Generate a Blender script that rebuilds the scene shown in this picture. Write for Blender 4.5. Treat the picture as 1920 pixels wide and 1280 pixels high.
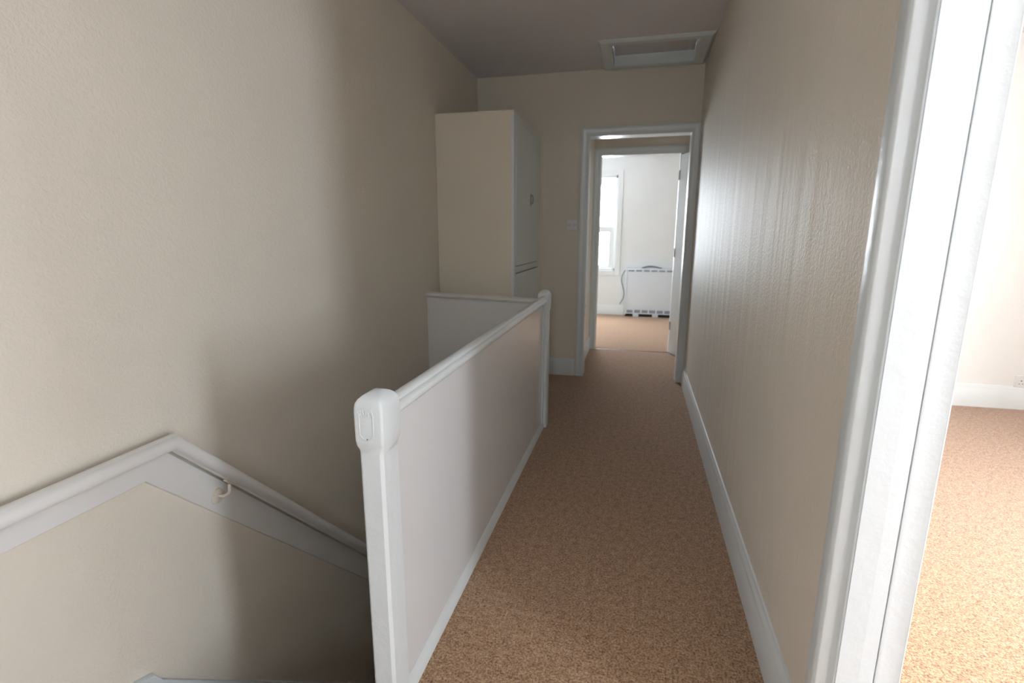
import bpy, bmesh, math, random
from mathutils import Matrix, Vector
random.seed(7)
sc = bpy.context.scene
for o in list(bpy.data.objects):
    bpy.data.objects.remove(o)

# ------------------------------------------------------------------ camera
cam_d = bpy.data.cameras.new('camera'); cam = bpy.data.objects.new('camera', cam_d)
sc.collection.objects.link(cam); sc.camera = cam
RM = ((0.9716230941798829, -0.04970424250656833, 0.23125321864388904),
      (0.23653280890777187, 0.2004897235684769, -0.9507134694815441),
      (0.0008905989611377556, 0.9784341362709522, 0.20655712965958467))
M4 = Matrix(RM).to_4x4(); M4.translation = Vector((0, 0, 1.23))
cam.matrix_world = M4
cam_d.sensor_width = 36.0; cam_d.lens = 17.9386; cam_d.clip_start = 0.02; cam_d.clip_end = 200
cam_d.dof.use_dof = True; cam_d.dof.focus_distance = 1.45; cam_d.dof.aperture_fstop = 4.0

# ------------------------------------------------------------------ world, daylight, exposure
W = bpy.data.worlds.new('overcast_daylight'); sc.world = W; W.use_nodes = True
bg = W.node_tree.nodes['Background']
bg.inputs['Color'].default_value = (0.86, 0.93, 1.0, 1); bg.inputs['Strength'].default_value = 38.5
sc.view_settings.view_transform = 'Standard'; sc.view_settings.look = 'None'
sc.view_settings.exposure = 0.0; sc.view_settings.gamma = 1.0
sc.view_settings.use_curve_mapping = False

def daylight_portal(name, loc, rot, sx, sy):
    """guides the sky light in through a window opening"""
    d = bpy.data.lights.new(name, 'AREA'); d.shape = 'RECTANGLE'; d.size = sx; d.size_y = sy
    d.cycles.is_portal = True
    o = bpy.data.objects.new(name, d); sc.collection.objects.link(o)
    o.location = loc; o.rotation_euler = rot
    return o

# ------------------------------------------------------------------ constants (metres, read off the photo)
XR, XL, C = 0.421, -1.362, 2.487      # corridor right wall, stairwell left wall, ceiling
YB = 4.385                            # back wall face
Y2, YF = 5.50, 8.03                   # lobby end wall, far room end wall
YQ, XQ = 4.257, 3.0                   # side room far wall, side room right wall
YS = -1.7                             # side room rear wall
LOW = -2.75

YN = -1.7                             # wall behind the camera
# window openings
WQ = (-1.10, -0.45, 0.45, 2.15)       # side room: y0 y1 z0 z1 in wall x = XQ
WR = (0.98, 2.10, 0.20, 2.12)         # unseen extra window, added to keep the side room bright
WB = (-0.10, 0.36, 1.25, 1.95)        # unseen window added behind the camera to lift the corridor light
WF = (-1.22, -0.335, 0.68, 2.08)      # far room: x0 x1 z0 z1 in wall y = YF

daylight_portal('portal_landing', ((WB[0] + WB[1]) / 2, YN - 0.14, (WB[2] + WB[3]) / 2), (math.radians(90), 0, 0), WB[1] - WB[0], WB[3] - WB[2])
for w in (WQ, WR):
    daylight_portal('portal_side', (XQ + 0.20, (w[0] + w[1]) / 2, (w[2] + w[3]) / 2), (0, math.radians(90), 0), w[3] - w[2], w[1] - w[0])
for i, w in enumerate((WF,)):
    daylight_portal('portal_far', ((w[0] + w[1]) / 2, YF + 0.22, (w[2] + w[3]) / 2), (math.radians(-90), 0, 0), w[1] - w[0], w[3] - w[2])

# ------------------------------------------------------------------ materials
def new_mat(name):
    m = bpy.data.materials.new(name); m.use_nodes = True
    nt = m.node_tree; b = nt.nodes['Principled BSDF']
    return m, nt, b
def N(nt, kind, **kw):
    n = nt.nodes.new(kind)
    for k, v in kw.items():
        if k in n.inputs: n.inputs[k].default_value = v
        else: setattr(n, k, v)
    return n
def coords(nt, scale=(1, 1, 1)):
    tc = N(nt, 'ShaderNodeTexCoord'); mp = N(nt, 'ShaderNodeMapping')
    mp.inputs['Scale'].default_value = scale
    nt.links.new(tc.outputs['Object'], mp.inputs['Vector'])
    return mp.outputs['Vector']
def ramp(nt, fac, stops):
    r = N(nt, 'ShaderNodeValToRGB'); e = r.color_ramp.elements
    e[0].position, e[0].color = stops[0][0], (*stops[0][1], 1)
    e[1].position, e[1].color = stops[-1][0], (*stops[-1][1], 1)
    for p, c in stops[1:-1]:
        k = e.new(p); k.color = (*c, 1)
    nt.links.new(fac, r.inputs['Fac']); return r.outputs['Color']
def bump(nt, b, height, strength, dist, prev=None):
    n = N(nt, 'ShaderNodeBump', Strength=strength, Distance=dist)
    nt.links.new(height, n.inputs['Height'])
    if prev: nt.links.new(prev, n.inputs['Normal'])
    nt.links.new(n.outputs['Normal'], b.inputs['Normal']); return n.outputs['Normal']

def wall_paint(name, col, rough=0.6, spec=0.3, grain=0.6, wave=0.0, ):
    m, nt, b = new_mat(name)
    v = coords(nt)
    n0 = N(nt, 'ShaderNodeTexNoise', Scale=1.7, Detail=3.0); nt.links.new(v, n0.inputs['Vector'])
    c = ramp(nt, n0.outputs['Fac'], [(0.3, tuple(x * 0.97 for x in col)), (0.7, tuple(min(1, x * 1.02) for x in col))])
    nt.links.new(c, b.inputs['Base Color'])
    b.inputs['Roughness'].default_value = rough; b.inputs['Specular IOR Level'].default_value = spec
    n1 = N(nt, 'ShaderNodeTexNoise', Scale=95.0, Detail=3.0, Roughness=0.6); nt.links.new(v, n1.inputs['Vector'])
    nm = bump(nt, b, n1.outputs['Fac'], grain, 0.004)
    if wave:                       # uneven old plaster: vertical ripples
        v2 = coords(nt, (1.0, 7.0, 0.35))
        n2 = N(nt, 'ShaderNodeTexNoise', Scale=1.6, Detail=2.5); nt.links.new(v2, n2.inputs['Vector'])
        bump(nt, b, n2.outputs['Fac'], wave, 0.05, nm)
    return m
def gloss(name, col, rough=0.25, spec=0.5, lump=0.15, scale=18.0, coat=0.0):
    m, nt, b = new_mat(name)
    b.inputs['Base Color'].default_value = (*col, 1); b.inputs['Roughness'].default_value = rough
    b.inputs['Specular IOR Level'].default_value = spec
    if coat:
        b.inputs['Coat Weight'].default_value = coat; b.inputs['Coat Roughness'].default_value = 0.08
    if lump:
        v = coords(nt)
        n1 = N(nt, 'ShaderNodeTexNoise', Scale=scale, Detail=4.0, Roughness=0.55); nt.links.new(v, n1.inputs['Vector'])
        bump(nt, b, n1.outputs['Fac'], lump, 0.004)
    return m
def flat(name, col, rough=0.6, metal=0.0):
    m, nt, b = new_mat(name)
    b.inputs['Base Color'].default_value = (*col, 1); b.inputs['Roughness'].default_value = rough
    b.inputs['Metallic'].default_value = metal
    return m
def carpet_mat(name):
    m, nt, b = new_mat(name)
    v = coords(nt)
    n1 = N(nt, 'ShaderNodeTexNoise', Scale=150.0, Detail=3.0, Roughness=0.75); nt.links.new(v, n1.inputs['Vector'])
    n2 = N(nt, 'ShaderNodeTexNoise', Scale=40.0, Detail=3.0, Roughness=0.7); nt.links.new(v, n2.inputs['Vector'])
    mx = N(nt, 'ShaderNodeMix', data_type='FLOAT'); mx.inputs[0].default_value = 0.25
    nt.links.new(n1.outputs['Fac'], mx.inputs[2]); nt.links.new(n2.outputs['Fac'], mx.inputs[3])
    c = ramp(nt, mx.outputs[0], [(0.34, (0.13, 0.060, 0.030)), (0.44, (0.33, 0.188, 0.10)),
                                 (0.52, (0.52, 0.325, 0.19)), (0.63, (0.72, 0.515, 0.345))])
    nt.links.new(c, b.inputs['Base Color'])
    b.inputs['Roughness'].default_value = 0.9; b.inputs['Specular IOR Level'].default_value = 0.15
    b.inputs['Sheen Weight'].default_value = 0.5; b.inputs['Sheen Roughness'].default_value = 0.25
    b.inputs['Sheen Tint'].default_value = (0.80, 0.84, 1.0, 1)
    bump(nt, b, n1.outputs['Fac'], 0.9, 0.006)
    return m
def glass_mat():
    m = bpy.data.materials.new('window_glass'); m.use_nodes = True; nt = m.node_tree
    nt.nodes.clear()
    o = N(nt, 'ShaderNodeOutputMaterial'); t = N(nt, 'ShaderNodeBsdfTransparent'); g = N(nt, 'ShaderNodeBsdfGlossy', Roughness=0.02)
    mx = N(nt, 'ShaderNodeMixShader'); mx.inputs[0].default_value = 0.06
    nt.links.new(t.outputs[0], mx.inputs[1]); nt.links.new(g.outputs[0], mx.inputs[2]); nt.links.new(mx.outputs[0], o.inputs['Surface'])
    return m

CREAM = (0.85, 0.785, 0.685)
M = dict(
    wall=wall_paint('cream_wall_paint', CREAM, 0.62, 0.3, 0.55),
    wall_r=wall_paint('cream_satin_wall_paint', CREAM, 0.50, 0.22, 0.6, 0.16),
    wall_far=wall_paint('pale_wall_paint', (0.84, 0.88, 0.885), 0.65, 0.3, 0.3),
    wall_side=wall_paint('side_room_paint', (0.86, 0.86, 0.845), 0.65, 0.3, 0.3),
    ceil=wall_paint('ceiling_paint', (0.82, 0.79, 0.81), 0.8, 0.2, 0.2),
    cab=wall_paint('cupboard_side_paint', (0.84, 0.775, 0.65), 0.5, 0.4, 0.15),
    white=gloss('white_gloss_paint', (0.80, 0.84, 0.85), 0.28, 0.5, 0.25),
    old=gloss('thick_old_white_paint', (0.78, 0.83, 0.86), 0.32, 0.5, 0.6, 26.0),
    panel=gloss('white_panel_paint', (0.83, 0.835, 0.85), 0.17, 0.55, 0.05, 30.0),
    rail=gloss('warm_white_paint', (0.83, 0.81, 0.79), 0.38, 0.45, 0.08),
    brk=gloss('cream_metal_paint', (0.78, 0.70, 0.62), 0.35, 0.5, 0.0),
    plastic=gloss('white_plastic', (0.82, 0.82, 0.83), 0.3, 0.5, 0.0),
    heater=gloss('heater_enamel', (0.76, 0.84, 0.92), 0.35, 0.5, 0.0),
    grille=flat('grille_dark_slots', (0.17, 0.21, 0.28), 0.6),
    dark=flat('dark_gap', (0.02, 0.02, 0.02), 0.8),
    cable=flat('grey_cable', (0.22, 0.24, 0.26), 0.5),
    strip=flat('dark_threshold_edge', (0.09, 0.06, 0.05), 0.5),
    steel=flat('brushed_steel', (0.45, 0.45, 0.44), 0.35, 0.9),
    carpet=carpet_mat('speckled_brown_carpet'),
    glass=glass_mat(),
    gap=flat('shadow_gap_brown', (0.16, 0.12, 0.10), 0.8),
)

# ------------------------------------------------------------------ mesh helpers
def add_box(bm, x0, x1, y0, y1, z0, z1):
    vs = [bm.verts.new((x, y, z)) for z in (z0, z1) for y in (y0, y1) for x in (x0, x1)]
    for f in ((0, 2, 3, 1), (4, 5, 7, 6), (0, 1, 5, 4), (2, 6, 7, 3), (0, 4, 6, 2), (1, 3, 7, 5)):
        bm.faces.new([vs[i] for i in f])
def add_prism(bm, prof, a0, a1, fn):
    """extrude a closed 2-D profile; fn(p, q, a) -> xyz"""
    r0 = [bm.verts.new(fn(p, q, a0)) for p, q in prof]; r1 = [bm.verts.new(fn(p, q, a1)) for p, q in prof]
    n = len(prof)
    for i in range(n): bm.faces.new((r0[i], r0[(i + 1) % n], r1[(i + 1) % n], r1[i]))
    bm.faces.new(list(reversed(r0))); bm.faces.new(r1)
def add_cyl(bm, c, axis, r, h, seg=24, r2=None):
    d = Vector(axis).normalized(); q = d.to_track_quat('Z', 'Y').to_matrix()
    r2 = r if r2 is None else r2
    a = [bm.verts.new(Vector(c) + q @ Vector((r * math.cos(t), r * math.sin(t), 0))) for t in [2 * math.pi * i / seg for i in range(seg)]]
    b = [bm.verts.new(Vector(c) + q @ Vector((r2 * math.cos(t), r2 * math.sin(t), h))) for t in [2 * math.pi * i / seg for i in range(seg)]]
    for i in range(seg): bm.faces.new((a[i], a[(i + 1) % seg], b[(i + 1) % seg], b[i]))
    bm.faces.new(list(reversed(a))); bm.faces.new(b)
def add_tube(bm, pts, r, seg=20):
    P = [Vector(p) for p in pts]; rings = []
    up = Vector((1, 0, 0))
    for i, p in enumerate(P):
        t = ((P[i] - P[i - 1]).normalized() if i else Vector((0, 0, 0))) + ((P[i + 1] - P[i]).normalized() if i < len(P) - 1 else Vector((0, 0, 0)))
        t.normalize()
        s = 1.0
        if 0 < i < len(P) - 1:
            s = 1 / max(0.5, (P[i] - P[i - 1]).normalized().dot(t))
        u = (up - t * up.dot(t))
        if u.length < 1e-4: u = Vector((0, 0, 1)) - t * t.z
        u.normalize(); w = t.cross(u)
        rings.append([bm.verts.new(p + u * r * math.cos(a) + w * r * s * math.sin(a)) for a in [2 * math.pi * k / seg for k in range(seg)]])
    for a, b in zip(rings, rings[1:]):
        for k in range(seg): bm.faces.new((a[k], a[(k + 1) % seg], b[(k + 1) % seg], b[k]))
    bm.faces.new(list(reversed(rings[0]))); bm.faces.new(rings[-1])
def obj(name, bm, mat, parent=None, bevel=0.0, smooth=False, seg=2):
    bmesh.ops.recalc_face_normals(bm, faces=bm.faces)
    me = bpy.data.meshes.new(name); bm.to_mesh(me); bm.free()
    me.materials.append(mat)
    o = bpy.data.objects.new(name, me); sc.collection.objects.link(o)
    if parent: o.parent = parent; o.matrix_parent_inverse = parent.matrix_world.inverted()
    if smooth:
        for p in me.polygons: p.use_smooth = True
        me.set_sharp_from_angle(angle=math.radians(35))
    if bevel:
        b = o.modifiers.new('bevel', 'BEVEL'); b.width = bevel; b.segments = seg; b.limit_method = 'ANGLE'; b.angle_limit = math.radians(30)
        b.harden_normals = False
        for p in me.polygons: p.use_smooth = True
        me.set_sharp_from_angle(angle=math.radians(35))
    return o
def box(name, dims, mat, parent=None, bevel=0.0):
    bm = bmesh.new()
    for d in (dims if isinstance(dims[0], (tuple, list)) else [dims]): add_box(bm, *d)
    return obj(name, bm, mat, parent, bevel)
def thing(name, label, cat, loc=(0, 0, 0), group=None):
    o = bpy.data.objects.new(name, None); sc.collection.objects.link(o); o.empty_display_size = 0.1
    o.location = loc; o['label'] = label; o['category'] = cat
    if group: o['group'] = group
    bpy.context.view_layer.update()
    return o
def tag(o, label, cat, group=None):
    o['label'] = label; o['category'] = cat
    if group: o['group'] = group
    return o
def struct(o, label=None, cat=None):
    o['kind'] = 'structure'
    if label: o['label'] = label
    if cat: o['category'] = cat
    return o
def sbox(name, dims, mat, label, cat, bevel=0.0): return struct(box(name, dims, mat, None, bevel), label, cat)

# ------------------------------------------------------------------ room shell
DY0, DY1, DZ = 0.12, 0.982, 2.02       # side room doorway clear opening (y) and head
sbox('wall_left', (XL - 0.12, XL, YN, YB + 0.11, LOW, C + 0.1), M['wall'], 'cream textured wall running the whole left side above the stairs', 'wall')
sbox('wall_right', [(XR, XR + 0.115, DY1 + 0.03, YB, -0.2, C), (XR, XR + 0.115, DY0 - 0.03, DY1 + 0.03, DZ + 0.03, C), (XR, XR + 0.115, YN, DY0 - 0.03, -0.2, C)],
     M['wall_r'], 'cream rough-painted wall along the right of the corridor', 'wall')
D1 = (-0.420, 0.357, 1.994)            # far doorway x0 x1 head
sbox('wall_back', [(XL, D1[0] - 0.03, YB, YB + 0.11, -2.7, C), (D1[1] + 0.03, XQ + 0.11, YB, YB + 0.11, -0.2, C), (D1[0] - 0.03, D1[1] + 0.03, YB, YB + 0.11, D1[2] + 0.03, C)],
     M['wall'], 'cream end wall of the corridor around the doorway', 'wall')
# lobby and far room
D2 = (-0.405, 0.360, 2.000)
sbox('wall_lobby_left', (-0.60, -0.478, YB + 0.11, Y2, -0.2, C), M['wall'], 'cream side wall inside the small lobby, left', 'wall')
sbox('wall_lobby_right', (0.72, 0.84, YB + 0.11, Y2, -0.2, C), M['wall'], 'cream side wall inside the small lobby, right', 'wall')
sbox('wall_lobby_end', [(-1.9, D2[0] - 0.03, Y2, Y2 + 0.11, -0.2, C), (D2[1] + 0.03, 2.8, Y2, Y2 + 0.11, -0.2, C), (D2[0] - 0.03, D2[1] + 0.03, Y2, Y2 + 0.11, D2[2] + 0.03, C)],
     M['wall'], 'cream wall around the second doorway', 'wall')
def wall_openings(name, a0, a1, z0, z1, opens, fn, mat, label):
    bm = bmesh.new(); xs = a0
    for (o0, o1, p0, p1) in opens:
        add_box(bm, *fn(xs, o0, z0, z1)); add_box(bm, *fn(o0, o1, z0, p0)); add_box(bm, *fn(o0, o1, p1, z1)); xs = o1
    add_box(bm, *fn(xs, a1, z0, z1))
    return struct(obj(name, bm, mat), label, 'wall')
wall_openings('wall_far_room', -1.9, 2.8, -0.2, C, [WF], lambda a, b, c, d: (a, b, YF, YF + 0.2, c, d), M['wall_far'], 'pale wall with window at the end of the far room')
sbox('wall_far_room_left', (-2.0, -1.9, Y2, YF + 0.2, -0.2, C), M['wall_far'], 'left wall of the far room', 'wall')
sbox('wall_far_room_right', (2.8, 2.9, Y2, YF + 0.2, -0.2, C), M['wall_far'], 'right wall of the far room', 'wall')
wall_openings('wall_rear', XL, XR + 0.115, LOW, C, [WB], lambda a, b, c, d: (a, b, YN - 0.12, YN, c, d), M['wall'], 'cream wall behind the camera')
# side room
wall_openings('wall_side_room_window', YS, YQ, -0.2, C, [WQ, WR], lambda a, b, c, d: (XQ, XQ + 0.18, a, b, c, d), M['wall_side'], 'window wall of the room on the right')
sbox('wall_side_room_rear', (XR + 0.115, XQ + 0.18, YS - 0.12, YS, -0.2, C), M['wall_side'], 'rear wall of the room on the right', 'wall')
sbox('wall_side_room_far', (XR + 0.115, XQ + 0.18, YQ, YB, -0.2, C), M['wall_side'], 'pale cream wall seen through the doorway on the right', 'wall')
# ceiling
HX0, HX1, HY0, HY1 = -0.262, 0.345, 3.83, 4.305   # loft hatch opening
sbox('ceiling', [(XL - 0.12, HX0, YN - 0.12, YB + 0.11, C, C + 0.1), (HX1, XQ + 0.18, YN - 0.12, YB + 0.11, C, C + 0.1),
                 (HX0, HX1, YN - 0.12, HY0, C, C + 0.1), (HX0, HX1, HY1, YB + 0.11, C, C + 0.1),
                 (-2.0, 3.0, YB + 0.11, YF + 0.2, C, C + 0.1)], M['ceil'], 'matt white ceiling over the landing', 'ceiling')
sbox('ceiling_loft_cover', (HX0 - 0.2, HX1 + 0.2, HY0 - 0.2, HY1 + 0.2, C + 0.16, C + 0.2), M['dark'], 'dark loft space above the hatch', 'ceiling')
# floors
LX = -0.585
def sfloor(name, dims, label): return sbox(name, dims, M['carpet'], label, 'floor')
sfloor('floor', [(LX, XR + 0.02, YN, YB + 0.06, -0.2, 0.0), (XL, LX, 3.10, YB, -0.2, 0.0), (-0.60, 0.80, YB + 0.06, Y2 + 0.005, -0.2, 0.0), (XR + 0.02, 0.535, DY0 - 0.02, DY1 + 0.02, -0.2, 0.0)],
       'brown speckled carpet along the landing')
sfloor('floor_far_room', (-1.95, 2.85, Y2 + 0.012, YF + 0.1, -0.2, 0.0), 'brown carpet of the far room')
sfloor('floor_side_room', (0.535, XQ, YS, YQ, -0.2, 0.0), 'brown carpet of the room on the right')
sfloor('floor_stairwell_base', (XL, -0.5, YN, YB, LOW, LOW + 0.1), 'carpet at the foot of the stairs')
sbox('wall_stairwell_right', (LX, LX + 0.10, YN, 3.20, LOW, -0.2), M['wall'], 'cream wall under the landing on the stairwell side', 'wall')
sbox('wall_stairwell_end', (XL, LX, 3.14, 3.24, LOW, -0.2), M['wall'], 'cream wall closing the stairwell below the landing', 'wall')

# stairs going down along the left wall
st = thing('staircase', 'carpeted stairs dropping down between left wall and balustrade', 'stairs', (-0.97, 1.0, -0.2))
bm = bmesh.new(); add_box(bm, XL + 0.023, LX - 0.007, YN + 0.001, 1.0, -0.4, -0.2)
obj('quarter_landing', bm, M['carpet'], st)
for i in range(11):
    y0 = 1.0 + 0.192 * i; z = -0.4 - 0.194 * i
    bm = bmesh.new(); add_box(bm, XL + 0.023, LX - 0.007, y0 - 0.025, y0 + 0.192, z - 0.19, z)
    obj('step', bm, M['carpet'], st)

# ------------------------------------------------------------------ skirting
SK = [(0.0, 0.0), (0.018, 0.0), (0.018, 0.108), (0.0155, 0.113), (0.0155, 0.118), (0.014, 0.126), (0.0105, 0.134), (0.0065, 0.140), (0.006, 0.146), (0.0, 0.148)]
def skirting(name, runs, label, prof=SK, mat=None):
    """runs: (axis, wall coordinate, outward sign, from, to)"""
    bm = bmesh.new()
    for ax, w, s, a, b in runs:
        if ax == 'x': add_prism(bm, prof, a, b, lambda p, q, t: (t, w + s * p, q))
        else: add_prism(bm, prof, a, b, lambda p, q, t: (w + s * p, t, q))
    return struct(obj(name, bm, mat or M['white'], None, 0, True), label, 'baseboard')
skirting('baseboard_right', [('y', XR, -1, 1.07, YB - 0.018)], 'white moulded baseboard along the right corridor wall')
skirting('baseboard_right_rear', [('y', XR, -1, YN, 0.11)], 'white baseboard behind the camera')
skirting('baseboard_back', [('x', YB, -1, -0.817 + 0.02, -0.4975)], 'short white baseboard between cupboard and doorway')
skirting('baseboard_lobby', [('y', -0.478, 1, YB + 0.125, Y2 - 0.02)], 'white baseboard on the lobby left wall')
skirting('baseboard_far_room', [('x', YF, -1, -1.9, -0.17)], 'white baseboard under the far window')
skirting('baseboard_side_room', [('x', YQ, -1, 0.54, XQ)], 'white moulded baseboard across the room on the right',
         [(0, 0), (0.018, 0), (0.018, 0.132), (0.014, 0.138), (0.014, 0.145), (0.009, 0.158), (0.006, 0.166), (0, 0.168)])

# ------------------------------------------------------------------ door casings
def arch_profile(w=0.075, t=0.018):
    """p: 0 at the opening edge .. w outwards, q: thickness"""
    return [(0, 0), (0, t * 0.62), (w * 0.06, t * 0.78), (w * 0.22, t * 0.80), (w * 0.30, t * 0.66), (w * 0.60, t * 0.80), (w * 0.72, t * 0.98), (w * 0.86, t), (w, t * 0.85), (w, 0)]
def casing_x(name, x0, x1, zt, y, s, label, w=0.075, t=0.018, back=None, mat=None):
    """doorway in a wall of constant y; s = side the architrave projects to"""
    root = struct(thing(name, label, 'door frame', ((x0 + x1) / 2, y, 0)))
    mat = mat or M['white']; pr = arch_profile(w, t)
    for face, sg in ((y, s),) + (((back, -s),) if back is not None else ()):
        bm = bmesh.new()
        n = len(pr)
        def ring(fx): return [bm.verts.new(fx(p, q)) for p, q in pr]
        rs = [ring(lambda p, q: (x0 - p, face + sg * q, 0)), ring(lambda p, q: (x0 - p, face + sg * q, zt + p)),
              ring(lambda p, q: (x1 + p, face + sg * q, zt + p)), ring(lambda p, q: (x1 + p, face + sg * q, 0))]
        for a, b in zip(rs, rs[1:]):
            for i in range(n): bm.faces.new((a[i], a[(i + 1) % n], b[(i + 1) % n], b[i]))
        bm.faces.new(rs[0]); bm.faces.new(list(reversed(rs[-1])))
        obj('architrave', bm, mat, root, 0, True)
    ya, yb = sorted((y, back if back is not None else y - s * 0.11))
    for nm, d in (('jamb', (x0 - 0.03, x0, ya, yb, 0, zt)), ('jamb', (x1, x1 + 0.03, ya, yb, 0, zt)), ('head', (x0 - 0.03, x1 + 0.03, ya, yb, zt, zt + 0.03))):
        bm = bmesh.new(); add_box(bm, *d); obj(nm, bm, mat, root, 0.002)
    ym = (ya + yb) / 2
    bm = bmesh.new()
    return root
d1 = casing_x('door_1', D1[0], D1[1], D1[2], YB, -1, 'white door frame at the end of the corridor, no door hung', back=YB + 0.11, w=0.068)
# rebate stops and old hinge keeps on the left jamb
bm = bmesh.new(); add_box(bm, D1[0], D1[0] + 0.0015, YB + 0.012, YB + 0.035, 0.535, 0.565); add_box(bm, D1[0], D1[0] + 0.0015, YB + 0.012, YB + 0.035, 0.600, 0.630)
obj('strike_plate', bm, M['steel'], d1)
d2 = casing_x('door_2', D2[0], D2[1], D2[2], Y2, -1, 'white door frame of the second doorway beyond the lobby', back=Y2 + 0.11, w=0.074)
# open door leaf folded back into the lobby, hinged on the right jamb
leaf = thing('panel_door', 'white door standing open inside the lobby, right of second doorway', 'door', (0.362, 5.478, 0.0))
bm = bmesh.new(); add_box(bm, 0, 0.76, 0, 0.036, 0.008, 1.985); lf = obj('door_leaf', bm, M['white'], leaf, 0.003)
bm = bmesh.new(); add_cyl(bm, (0.70, 0.0, 1.0), (0, -1, 0), 0.012, 0.045); add_cyl(bm, (0.70, -0.045, 1.0), (0, -1, 0), 0.026, 0.03, r2=0.02)
obj('door_knob', bm, M['steel'], leaf, 0.003)
for zz in (0.25, 1.0, 1.75):
    bm = bmesh.new(); add_cyl(bm, (-0.004, -0.004, zz), (0, 0, 1), 0.006, 0.09, 12); obj('hinge', bm, M['white'], leaf)
for c in leaf.children: c.matrix_parent_inverse = Matrix()
leaf.rotation_euler = (0, 0, math.radians(-90 + 22))
tag(box('threshold_strip', (D2[0], D2[1], Y2 - 0.002, Y2 + 0.016, -0.004, 0.003), M['strip']), 'thin dark threshold strip across the second doorway carpet', 'threshold strip')

# side room doorway, right in the foreground
PR = [(XR, 1.066), (0.404, 1.056), (0.3955, 1.049), (0.392, 1.040), (0.391, 1.012), (0.392, 1.006), (0.396, 1.0005), (0.402, 0.9985), (0.409, 0.9995), (0.414, 0.9975),
      (0.4175, 0.992), (0.4200, 0.984), (0.4235, 0.9835), (XR + 0.006, 1.0), (XR + 0.006, 1.066)]
d3 = struct(thing('door_3', 'thickly painted white door frame filling the right foreground', 'door frame', (XR, 0.6, 0)))
bm = bmesh.new()
off = [(x, y - 0.982) for x, y in PR]
add_prism(bm, PR, 0, DZ + 0.085, lambda p, q, t: (p, q, t))
obj('architrave', bm, M['old'], d3, 0.0012, True)
bm = bmesh.new(); add_prism(bm, [(x, DY0 - (y - 0.982)) for x, y in PR], 0, DZ + 0.085, lambda p, q, t: (p, q, t)); obj('architrave', bm, M['old'], d3, 0, True)
bm = bmesh.new(); add_prism(bm, [(x, DZ + q) for x, q in off], DY0 - 0.085, 0.982 + 0.085, lambda p, q, t: (p, t, q)); obj('architrave', bm, M['old'], d3, 0, True)
# jamb in two slips: the main lining then the inner bead, with an open paint crack between
for nm, d in (('jamb', (0.4235, 0.4615, DY0 - 0.03, DY0, 0, DZ)), ('head', (0.4235, 0.5300, DY0 - 0.03, DY1 + 0.03, DZ, DZ + 0.03))):
    bm = bmesh.new(); add_box(bm, *d); obj(nm, bm, M['old'], d3, 0.002)
bm = bmesh.new()
add_prism(bm, [(0.4235, 0.9812), (0.4235, 1.012), (0.4885, 1.012), (0.4885, 0.9840), (0.4875, 0.9826), (0.4865, 0.9822), (0.4615, 0.9800)], 0, DZ, lambda p, q, t: (p, q, t)); obj('jamb', bm, M['old'], d3, 0)
bm = bmesh.new(); add_prism(bm, [(0.4893, 0.984), (0.4893, 1.012), (0.531, 1.012), (0.533, 1.008), (0.533, 0.9835), (0.5305, 0.9805), (0.528, 0.9815), (0.497, 0.982), (0.4935, 0.9810), (0.4897, 0.9818)], 0, DZ, lambda p, q, t: (p, q, t))
obj('door_stop', bm, M['old'], d3, 0, True)
bm = bmesh.new(); add_box(bm, 0.4885, 0.4893, 0.986, 1.0, 0, DZ); obj('paint_crack', bm, M['gap'], d3)

# ------------------------------------------------------------------ windows
def sash_window(name, label, a0, a1, z0, z1, place, arch=0.075, zmid=0.62):
    """place(a, depth, z): depth 0 at the room face, positive outwards"""
    root = struct(thing(name, label, 'window', place((a0 + a1) / 2, 0, z0)))
    def part(nm, boxes, mat, bev=0.003, par=None):
        bm = bmesh.new()
        for (p0, p1, e0, e1, q0, q1) in boxes:
            A = place(p0, e0, q0); B = place(p1, e1, q1)
            add_box(bm, min(A[0], B[0]), max(A[0], B[0]), min(A[1], B[1]), max(A[1], B[1]), q0, q1)
        return obj(nm, bm, mat, par or root, bev)
    part('window_architrave', [(a0 - arch, a0, -0.02, 0, z0 - arch, z1 + arch), (a1, a1 + arch, -0.02, 0, z0 - arch, z1 + arch), (a0, a1, -0.02, 0, z1, z1 + arch), (a0, a1, -0.02, 0, z0 - arch, z0)], M['white'])
    part('window_frame', [(a0, a0 + 0.025, 0, 0.16, z0, z1), (a1 - 0.025, a1, 0, 0.16, z0, z1), (a0, a1, 0, 0.16, z1 - 0.04, z1), (a0, a1, 0, 0.16, z0, z0 + 0.03)], M['white'])
    zm = (z0 + z1) / 2 - 0.085
    zm = z0 + zmid
    up = part('upper_sash', [(a0 + 0.025, a0 + 0.07, 0.09, 0.13, zm, z1 - 0.04), (a1 - 0.075, a1 - 0.025, 0.09, 0.13, zm, z1 - 0.04), (a0 + 0.07, a1 - 0.075, 0.09, 0.13, z1 - 0.125, z1 - 0.04), (a0 + 0.07, a1 - 0.075, 0.09, 0.13, zm, zm + 0.04)], M['white'])
    lo = part('lower_sash', [(a0 + 0.025, a0 + 0.10, 0.04, 0.08, z0 + 0.03, zm + 0.04), (a1 - 0.105, a1 - 0.025, 0.04, 0.08, z0 + 0.03, zm + 0.04), (a0 + 0.10, a1 - 0.105, 0.04, 0.08, zm - 0.045, zm + 0.04), (a0 + 0.10, a1 - 0.105, 0.04, 0.08, z0 + 0.03, z0 + 0.075)], M['white'])
    part('window_pane', [(a0 + 0.07, a1 - 0.075, 0.108, 0.112, zm + 0.04, z1 - 0.125)], M['glass'], 0, up)
    part('window_pane', [(a0 + 0.10, a1 - 0.105, 0.058, 0.062, z0 + 0.075, zm - 0.045)], M['glass'], 0, lo)
    return root
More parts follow.
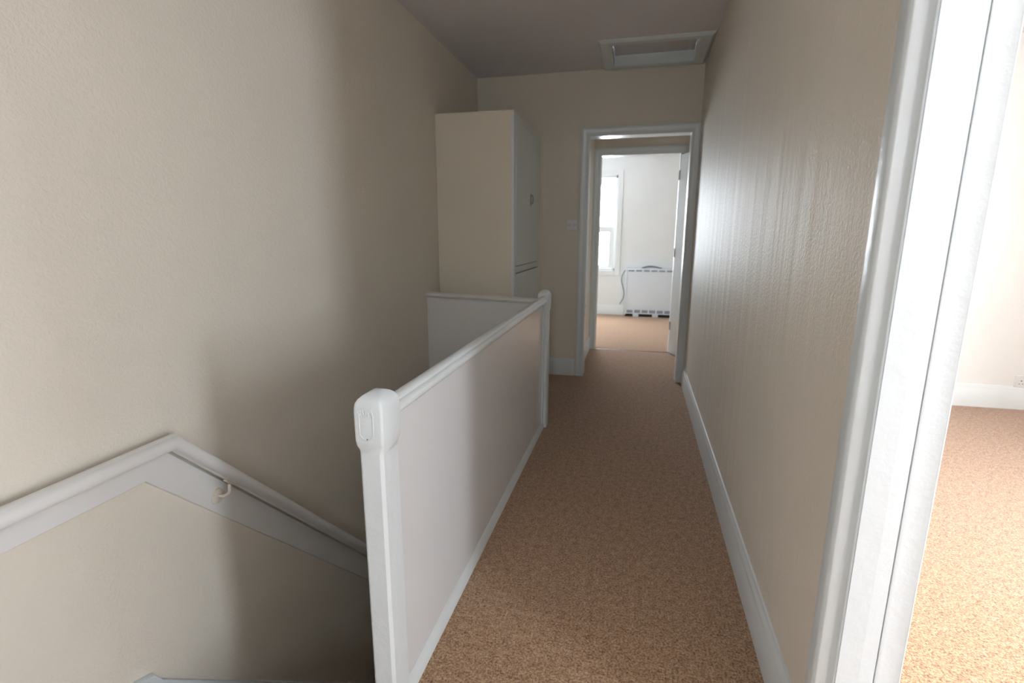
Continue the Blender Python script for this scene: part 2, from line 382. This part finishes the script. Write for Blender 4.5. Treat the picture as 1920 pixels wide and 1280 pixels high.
sash_window('window_1', 'bright white sash window beside the heater in the far room', *WF, lambda a, d, z: (a, YF + d, z))
sash_window('window_2', 'sash window of the room on the right, out of frame', *WQ, lambda a, d, z: (XQ + d, a, z))

sash_window('window_added_rear', 'small window added behind the camera to lift the corridor light, out of frame', *WB, lambda a, d, z: (a, YN - d * 0.7, z), zmid=0.34)
sash_window('window_added_side', 'sash window added to brighten the room on the right, out of frame', *WR, lambda a, d, z: (XQ + d, a, z))

# ------------------------------------------------------------------ loft hatch in the ceiling
lh = thing('loft_hatch', 'white framed loft hatch in ceiling before the far doorway', 'loft hatch', ((HX0 + HX1) / 2, (HY0 + HY1) / 2, C))
w = 0.068; bm = bmesh.new()
pr = [(0, 0), (0, 0.016), (0.012, 0.020), (0.030, 0.016), (0.050, 0.018), (0.060, 0.012), (w, 0.006), (w, 0)]
cor = [(HX0, HY0, -1, -1), (HX1, HY0, 1, -1), (HX1, HY1, 1, 1), (HX0, HY1, -1, 1)]
rs = [[bm.verts.new((x + sx * p, y + sy * p, C - q)) for p, q in pr] for x, y, sx, sy in cor]
for k in range(4):
    a, b = rs[k], rs[(k + 1) % 4]
    for i in range(len(pr)): bm.faces.new((a[i], a[(i + 1) % len(pr)], b[(i + 1) % len(pr)], b[i]))
obj('hatch_architrave', bm, M['white'], lh, 0, True)
bm = bmesh.new(); T = C + 0.10
add_box(bm, HX0 - 0.001, HX0 + 0.016, HY0, HY1, C - 0.014, T); add_box(bm, HX1 - 0.016, HX1 + 0.001, HY0, HY1, C - 0.014, T)
add_box(bm, HX0 + 0.016, HX1 - 0.016, HY0 - 0.001, HY0 + 0.016, C - 0.014, T); add_box(bm, HX0 + 0.016, HX1 - 0.016, HY1 - 0.016, HY1 + 0.001, C - 0.014, T)
obj('hatch_lining', bm, M['white'], lh, 0.002)
bm = bmesh.new(); add_box(bm, HX0 + 0.020, HX1 - 0.020, HY0 + 0.020, HY1 - 0.032, C + 0.054, C + 0.072); obj('hatch_panel', bm, M['ceil'], lh, 0.003)

# ------------------------------------------------------------------ balustrade round the stairwell
bal = thing('balustrade', 'glossy white solid panel balustrade running beside the carpet', 'balustrade', (-0.553, 2.0, 0))
def newel(y0, y1, x0, x1, ztop, zbase, par, marks=False):
    """squared post with a domed head that steps in to a slimmer shaft"""
    cx, cy = (x0 + x1) / 2, (y0 + y1) / 2; hx, hy = (x1 - x0) / 2, (y1 - y0) / 2
    zs = ztop - 0.028; zn = ztop - 0.122
    prof = [(zbase, 0.82, 0.9), (zn - 0.020, 0.82, 0.9), (zn - 0.010, 0.84, 0.905), (zn + 0.004, 0.955, 0.97), (zn + 0.014, 0.99, 0.995), (zn + 0.03, 1, 1), (zs - 0.012, 1, 1), (zs - 0.003, 0.985, 0.99), (zs + 0.006, 0.93, 0.95),
            (zs + 0.014, 0.80, 0.85), (zs + 0.021, 0.58, 0.65), (zs + 0.026, 0.32, 0.38), (ztop, 0.10, 0.12)]
    bm = bmesh.new(); rings = []
    for z, fx, fy in prof:
        c = 0.0085 if z < zn - 0.002 else 0.007
        c *= min(fx, fy); ax, ay = hx * fx, hy * fy
        pts = []; chamf = z < zn - 0.002
        for sx, sy in ((1, -1), (1, 1), (-1, 1), (-1, -1)):
            for k in range(5):
                t = math.pi / 2 * k / 4
                # corner arc
                ox, oy = sx * (ax - c), sy * (ay - c)
                a0 = {(1, -1): -math.pi / 2, (1, 1): 0, (-1, 1): math.pi / 2, (-1, -1): math.pi}[(sx, sy)]
                u, v = math.cos(a0 + t), math.sin(a0 + t)
                if chamf:
                    u0, v0, u1, v1 = math.cos(a0), math.sin(a0), math.cos(a0 + math.pi / 2), math.sin(a0 + math.pi / 2)
                    u, v = u0 + (u1 - u0) * k / 4, v0 + (v1 - v0) * k / 4
                pts.append((cx + ox + c * u, cy + oy + c * v, z))
        rings.append([bm.verts.new(p) for p in pts])
    n = len(rings[0])
    for a, b in zip(rings, rings[1:]):
        for i in range(n): bm.faces.new((a[i], a[(i + 1) % n], b[(i + 1) % n], b[i]))
    bm.faces.new(list(reversed(rings[0]))); bm.faces.new(rings[-1])
    o = obj('newel_post', bm, M['old'], par, 0, True)
    if marks:
        bm = bmesh.new(); yy = y0 - 0.0006
        pts = []
        for k in range(25):                      # shallow U-shaped ridge under the paint
            t = k / 24
            if t < 0.3: p = (-0.0165, 0.030 - 0.043 * t / 0.3)
            elif t > 0.7: p = (0.0165, -0.013 + 0.043 * (t - 0.7) / 0.3)
            else:
                a = math.pi + math.pi * (t - 0.3) / 0.4; p = (0.0165 * math.cos(a), -0.013 + 0.016 * math.sin(a))
            pts.append((cx - 0.004 + p[0], yy + 0.0010, zs - 0.045 + p[1]))
        add_tube(bm, pts, 0.0016, 8)
        for k in range(9):
            px = cx - 0.022 + 0.0045 * k + random.uniform(-.001, .001)
            zz = zs - 0.012 + random.uniform(-.003, .003)
            add_tube(bm, [(px, yy + 0.0006, zz - 0.006), (px + random.uniform(-.003, .003), yy + 0.0006, zz), (px + random.uniform(-.002, .003), yy + 0.001, zz + 0.005)], 0.0013, 6)
        obj('paint_ridge', bm, M['old'], o, 0, True)
        bm = bmesh.new(); add_cyl(bm, (cx - 0.003, yy + 0.0002, zs - 0.072), (0, 1, 0), 0.0011, 0.002, 10); obj('nail_hole', bm, M['dark'], o)
    return o
newel(0.945, 1.036, -0.588, -0.518, 0.889, -0.25, bal, True)
newel(3.083, 3.180, -0.588, -0.518, 0.889, -0.25, bal)
# side panel, handrail, base moulding, end stile
bm = bmesh.new(); add_box(bm, -0.572, -0.550, 1.03, 3.09, -0.02, 0.83); obj('side_panel', bm, M['panel'], bal)
RAIL = [(-0.570, 0.812), (-0.570, 0.836), (-0.566, 0.848), (-0.558, 0.8555), (-0.548, 0.8575), (-0.540, 0.8545), (-0.5355, 0.849), (-0.5345, 0.8445), (-0.5315, 0.8425), (-0.5285, 0.8405), (-0.5245, 0.834), (-0.5235, 0.827), (-0.5255, 0.820), (-0.531, 0.8155), (-0.536, 0.8145), (-0.5375, 0.812)]
bm = bmesh.new(); add_prism(bm, RAIL, 1.03, 3.09, lambda p, q, t: (p, t, q)); obj('top_rail', bm, M['white'], bal, 0, True)
bm = bmesh.new(); add_prism(bm, [(-0.552, 0.0), (-0.552, 0.052), (-0.549, 0.052), (-0.5475, 0.040), (-0.543, 0.030), (-0.5395, 0.024), (-0.538, 0.0)], 1.03, 3.09, lambda p, q, t: (p, t, q)); obj('base_moulding', bm, M['white'], bal, 0, True)
bm = bmesh.new(); add_box(bm, -0.553, -0.543, 3.055, 3.09, 0.03, 0.815); obj('end_stile', bm, M['white'], bal, 0.002)
bm = bmesh.new(); add_box(bm, -0.590, -0.572, 0.98, 3.1, -0.24, 0.06); obj('apron_board', bm, M['white'], bal, 0.002)
# return across the head of the stairwell
ret = thing('return_balustrade', 'low white panel crossing from far newel post to left wall', 'balustrade', (-0.97, 3.135, 0))
def rp(p, q, t):   # t 0..1 from far newel to the left wall
    return (-0.589 + (XL + 0.589) * t, 3.105 + 0.065 * t + p, q + 0.0 + 0.014 * t)
bm = bmesh.new(); add_prism(bm, [(0.012, -0.24), (0.034, -0.24), (0.034, 0.812), (0.012, 0.812)], 0, 1, rp); obj('side_panel', bm, M['rail'], ret)
bm = bmesh.new(); add_prism(bm, [(0.0, 0.803), (-0.006, 0.808), (-0.010, 0.816), (-0.008, 0.825), (0.0, 0.830), (0.010, 0.834), (0.026, 0.836), (0.040, 0.832), (0.046, 0.820), (0.044, 0.803)], 0, 1, rp); obj('top_rail', bm, M['rail'], ret, 0, True)

# ------------------------------------------------------------------ stair handrail, backing board, wall string
K = 1.01
XH, ZH, YP, RH = -1.310, 0.627, 1.138, 0.0235
hr = thing('stair_handrail', 'round white wooden handrail on left wall bending down the stairs', 'handrail', (XH, YP, ZH))
bm = bmesh.new(); add_tube(bm, [(XH, YN + 0.1, ZH), (XH, YP, ZH), (XH, 3.05, ZH - K * (3.05 - YP))], RH, 32); obj('rail', bm, M['rail'], hr, 0, True)
def bracket(y, z, zr):
    b = bpy.data.objects.new('bracket', None)
    bm = bmesh.new(); add_cyl(bm, (XL + 0.020, y, z), (1, 0, 0), 0.027, 0.004, 28, 0.026)
    add_cyl(bm, (XL + 0.024, y, z), (1, 0, 0), 0.022, 0.003, 28, 0.017)
    for a in (0.5, 2.6, 4.7):
        add_cyl(bm, (XL + 0.0245, y + 0.019 * math.cos(a), z + 0.019 * math.sin(a)), (1, 0, 0), 0.003, 0.0025, 10)
    rose = obj('bracket_rose', bm, M['brk'], hr, 0, True)
    bm = bmesh.new(); x0 = XL + 0.025
    pts = [(x0, y, z), (x0 + 0.016, y + 0.006, z - 0.001)]
    for k in range(1, 7):
        t = k / 6 * math.pi / 2
        pts.append((x0 + 0.016 + 0.014 * math.sin(t), y + 0.006 + 0.014 * math.sin(t), z + 0.016 * (1 - math.cos(t))))
    pts.append((XH, y + 0.024, zr - 0.008))
    add_tube(bm, pts, 0.0055, 12); obj('bracket_arm', bm, M['brk'], rose, 0, True)
    bm = bmesh.new()
    dirv = Vector((0, 1, -K)).normalized(); nrm = Vector((0, K, 1)).normalized()
    c0 = Vector((XH, y + 0.024, zr)); add = []
    for s in (-1, 1):
        for t in (-1, 1):
            for u in (0, 1): add.append(c0 + dirv * 0.020 * s + Vector((0.0075 * t, 0, 0)) + nrm * 0.004 * (u - 1))
    vs = [bm.verts.new(v) for v in add]
    for f in ((0, 1, 3, 2), (4, 6, 7, 5), (0, 4, 5, 1), (2, 3, 7, 6), (0, 2, 6, 4), (1, 5, 7, 3)): bm.faces.new([vs[i] for i in f])
    obj('bracket_saddle', bm, M['brk'], rose, 0.001)
def rail_under(y): return ZH - K * (y - YP) - RH * math.sqrt(1 + K * K)
bracket(1.300, 0.362, rail_under(1.324)); bracket(2.45, 0.362 - K * 1.15, rail_under(2.474)); 
# level-run bracket sits out of frame on the left
def yz_board(bm, pts, x0, x1): add_prism(bm, pts, x0, x1, lambda p, q, t: (t, p, q))
bm = bmesh.new()
yz_board(bm, [(YN, 0.531), (1.066, 0.531), (3.1, 0.531 - K * (3.1 - 1.066)), (3.1, 0.616 - K * (3.1 - 1.117)), (1.117, 0.616), (YN, 0.616)], XL + 0.0006, XL + 0.020)
tag(obj('backing_board', bm, M['rail'], None, 0.002), 'flat white board on left wall behind the round handrail', 'board')
bm = bmesh.new()
yz_board(bm, [(YN, -0.2), (YN, -0.045), (0.955, -0.045), (1.0, -0.062), (1.02, -0.098), (3.13, -0.098 - K * 2.11), (3.13, -0.45 - K * 2.11), (1.02, -0.45)], XL, XL + 0.022)
ws = tag(obj('wall_string', bm, M['old'], None, 0.002), 'white stair string board at the bottom of the left wall', 'board')
bm = bmesh.new()
yz_board(bm, [(0.97, -0.060), (1.022, -0.115), (3.1, -0.115 - K * 2.078), (3.1, -0.135 - K * 2.078), (1.02, -0.135), (0.965, -0.08)], XL + 0.022, XL + 0.028)
obj('bead', bm, M['old'], ws, 0.002)

# ------------------------------------------------------------------ cupboard in the back corner
XC, Y0, ZC = -0.817, 3.411, 2.009
cp = thing('cupboard', 'tall cream cupboard with white doors in the corner past balustrade', 'cupboard', (-1.09, 3.9, 0))
bm = bmesh.new(); add_box(bm, XL + 0.002, XC - 0.020, Y0, Y0 + 0.018, 0, ZC - 0.008); obj('side_panel', bm, M['cab'], cp)
bm = bmesh.new(); add_box(bm, XL + 0.002, XC - 0.001, Y0 - 0.003, YB - 0.002, ZC - 0.010, ZC); obj('top_panel', bm, M['cab'], cp, 0.002)
bm = bmesh.new(); F0, F1 = Y0 + 0.0, YB - 0.002
zb, zt = 0.962, 1.958                     # lower door head, upper door head
yl, yr = Y0 + 0.050, 4.262
add_box(bm, XC - 0.020, XC, F0, yl, 0, ZC - 0.010); add_box(bm, XC - 0.020, XC, yr, F1, 0, ZC - 0.010)
add_box(bm, XC - 0.020, XC, yl, yr, zt, ZC - 0.010); add_box(bm, XC - 0.020, XC, yl, yr, zb, 1.005); add_box(bm, XC - 0.020, XC, yl, yr, 0, 0.09)
obj('face_frame', bm, M['white'], cp, 0.0015)
bm = bmesh.new(); add_box(bm, XC - 0.022, XC - 0.006, yl, yr, zb - 0.001, 1.006); add_box(bm, XC - 0.03, XC - 0.018, yl - .01, yr + .01, .05, zt + .01); obj('gap_backing', bm, M['gap'], cp)
bm = bmesh.new(); add_box(bm, XC - 0.016, XC + 0.004, yl + 0.004, yr - 0.004, 1.010, zt - 0.004); up = obj('upper_door', bm, M['white'], cp, 0.002)
bm = bmesh.new(); add_box(bm, XC - 0.016, XC + 0.004, yl + 0.004, yr - 0.004, 0.094, zb - 0.006); lo = obj('lower_door', bm, M['white'], cp, 0.002)
for par, hz in ((up, 1.484),):
    bm = bmesh.new()
    prof = [(0.018 * math.cos(a), 0.050 * math.sin(a)) for a in [2 * math.pi * k / 24 for k in range(24)]]
    add_prism(bm, prof, 0, 0.003, lambda p, q, t: (XC + 0.004 + t, 3.94 + p, hz + q))
    add_tube(bm, [(XC + 0.006, 3.94, hz + 0.034), (XC + 0.020, 3.94, hz + 0.026), (XC + 0.023, 3.94, hz), (XC + 0.020, 3.94, hz - 0.026), (XC + 0.006, 3.94, hz - 0.034)], 0.0045, 10)
    obj('handle', bm, M['steel'], par, 0, True)
bm = bmesh.new(); add_prism(bm, [(0, 0), (0.014, 0), (0.012, 0.006), (0.006, 0.012), (0, 0.014)], 0, 1.97, lambda p, q, t: (XC + p, YB - q, t)); obj('scribe_moulding', bm, M['cab'], cp, 0, True)

# ------------------------------------------------------------------ electrical fittings
sw = thing('light_switch', 'white two gang light switch left of the corridor end doorway', 'light switch', (-0.548, YB, 1.302))
bm = bmesh.new(); add_box(bm, -0.592, -0.504, YB - 0.008, YB, 1.259, 1.345); obj('face_plate', bm, M['plastic'], sw, 0.003)
for dx in (-0.017, 0.017):
    bm = bmesh.new(); add_box(bm, -0.548 + dx - 0.006, -0.548 + dx + 0.006, YB - 0.013, YB - 0.008, 1.290, 1.314); obj('rocker', bm, M['brk'], sw, 0.002)
for dx in (-0.030, 0.030):
    bm = bmesh.new(); add_cyl(bm, (-0.548 + dx, YB - 0.008, 1.302), (0, -1, 0), 0.0035, 0.0015, 12); obj('screw', bm, M['cable'], sw)
so = thing('wall_socket', 'white double socket just above baseboard in the side room', 'socket', (2.73, YQ, 0.205))
bm = bmesh.new(); add_box(bm, 2.655, 2.801, YQ - 0.012, YQ, 0.162, 0.248); obj('face_plate', bm, M['plastic'], so, 0.003)
for k in (0, 1):
    cx = 2.692 + 0.072 * k
    bm = bmesh.new(); add_box(bm, cx - 0.003, cx + 0.003, YQ - 0.0125, YQ - 0.0115, 0.206, 0.214)
    add_box(bm, cx - 0.014, cx - 0.007, YQ - 0.0125, YQ - 0.0115, 0.186, 0.190); add_box(bm, cx + 0.007, cx + 0.014, YQ - 0.0125, YQ - 0.0115, 0.186, 0.190)
    obj('pin_holes', bm, M['dark'], so)
    bm = bmesh.new(); add_box(bm, cx - 0.006 + (0.02 if k else -0.02), cx + 0.006 + (0.02 if k else -0.02), YQ - 0.016, YQ - 0.012, 0.222, 0.240); obj('rocker', bm, M['plastic'], so, 0.002)

# ------------------------------------------------------------------ storage heater in the far room
HXa, HXb, HYf, HZ = -0.150, 0.62, YF - 0.16, 0.715
ht = thing('storage_heater', 'white slatted storage heater against the far room wall', 'heater', (0.23, YF - 0.08, 0))
bm = bmesh.new(); add_box(bm, HXa, HXb, HYf, YF - 0.01, 0.042, HZ); cs = obj('casing', bm, M['heater'], ht, 0.008)
bm = bmesh.new(); add_box(bm, HXa - 0.012, HXa + 0.012, HYf - 0.008, YF - 0.012, 0.03, HZ + 0.006); obj('side_cheek', bm, M['heater'], ht, 0.004)
bm = bmesh.new(); add_box(bm, HXb - 0.012, HXb + 0.012, HYf - 0.008, YF - 0.012, 0.03, HZ + 0.006); obj('side_cheek', bm, M['heater'], ht, 0.004)
bm = bmesh.new(); add_box(bm, HXa + 0.02, HXb - 0.02, HYf - 0.004, HYf, 0.125, 0.668); obj('front_panel', bm, M['heater'], ht, 0.002)
for z0, z1 in ((0.062, 0.104), (0.680, 0.704)):
    x = HXa + 0.03
    while x < HXb - 0.10:
        bm = bmesh.new()
        for s in range(5):
            add_box(bm, x + 0.017 * s, x + 0.017 * s + 0.012, HYf - 0.003, HYf + 0.002, z0, z1)
        obj('grille_slots', bm, M['grille'], ht); x += 0.110
bm = bmesh.new()
for x0, x1 in ((HXa + 0.0, HXa + 0.115), (HXa + 0.205, HXa + 0.40), (HXa + 0.49, HXb)): add_box(bm, x0, x1, HYf + 0.010, YF - 0.02, 0.004, 0.042)
obj('underside_gap', bm, M['dark'], ht)
for x0 in (HXa + 0.118, HXa + 0.403):
    bm = bmesh.new(); add_box(bm, x0, x0 + 0.085, HYf, YF - 0.02, 0.0, 0.042); obj('foot', bm, M['heater'], ht, 0.003)
bm = bmesh.new(); pts = []
for k in range(13):
    t = k / 12; pts.append((-0.03 + 0.27 * t + 0.10, HYf + 0.06 + 0.03 * math.sin(6 * t), HZ + 0.017 + 0.028 * math.sin(math.pi * t)))
add_tube(bm, pts, 0.008, 8)
pts = [(p[0] + 0.015, p[1] + 0.02, HZ + 0.0165 + (p[2] - HZ - 0.017) * 0.6) for p in pts]; add_tube(bm, pts, 0.008, 8)
tag(obj('coiled_flex', bm, M['cable'], None, 0, True), 'grey loop of flex lying on top of the heater', 'cable')
bm = bmesh.new()
ctl = [(-0.172, 0.690), (-0.185, 0.672), (-0.215, 0.610), (-0.222, 0.530), (-0.200, 0.440), (-0.180, 0.360), (-0.180, 0.300), (-0.200, 0.235), (-0.235, 0.175)]
pts = []
for i in range(len(ctl) - 1):
    for k in range(4):
        t = k / 4; p0 = ctl[max(0, i - 1)]; p1 = ctl[i]; p2 = ctl[i + 1]; p3 = ctl[min(len(ctl) - 1, i + 2)]
        f = lambda a, b, c, d: 0.5 * (2 * b + (c - a) * t + (2 * a - 5 * b + 4 * c - d) * t * t + (3 * b - a - 3 * c + d) * t ** 3)
        pts.append((f(p0[0], p1[0], p2[0], p3[0]), YF - 0.03 + 0.0, f(p0[1], p1[1], p2[1], p3[1])))
pts.append((-0.235, YF - 0.012, 0.172))
add_tube(bm, pts, 0.006, 8)
tag(obj('power_cable', bm, M['cable'], None, 0, True), 'grey cable curling down the wall left of the heater', 'cable')
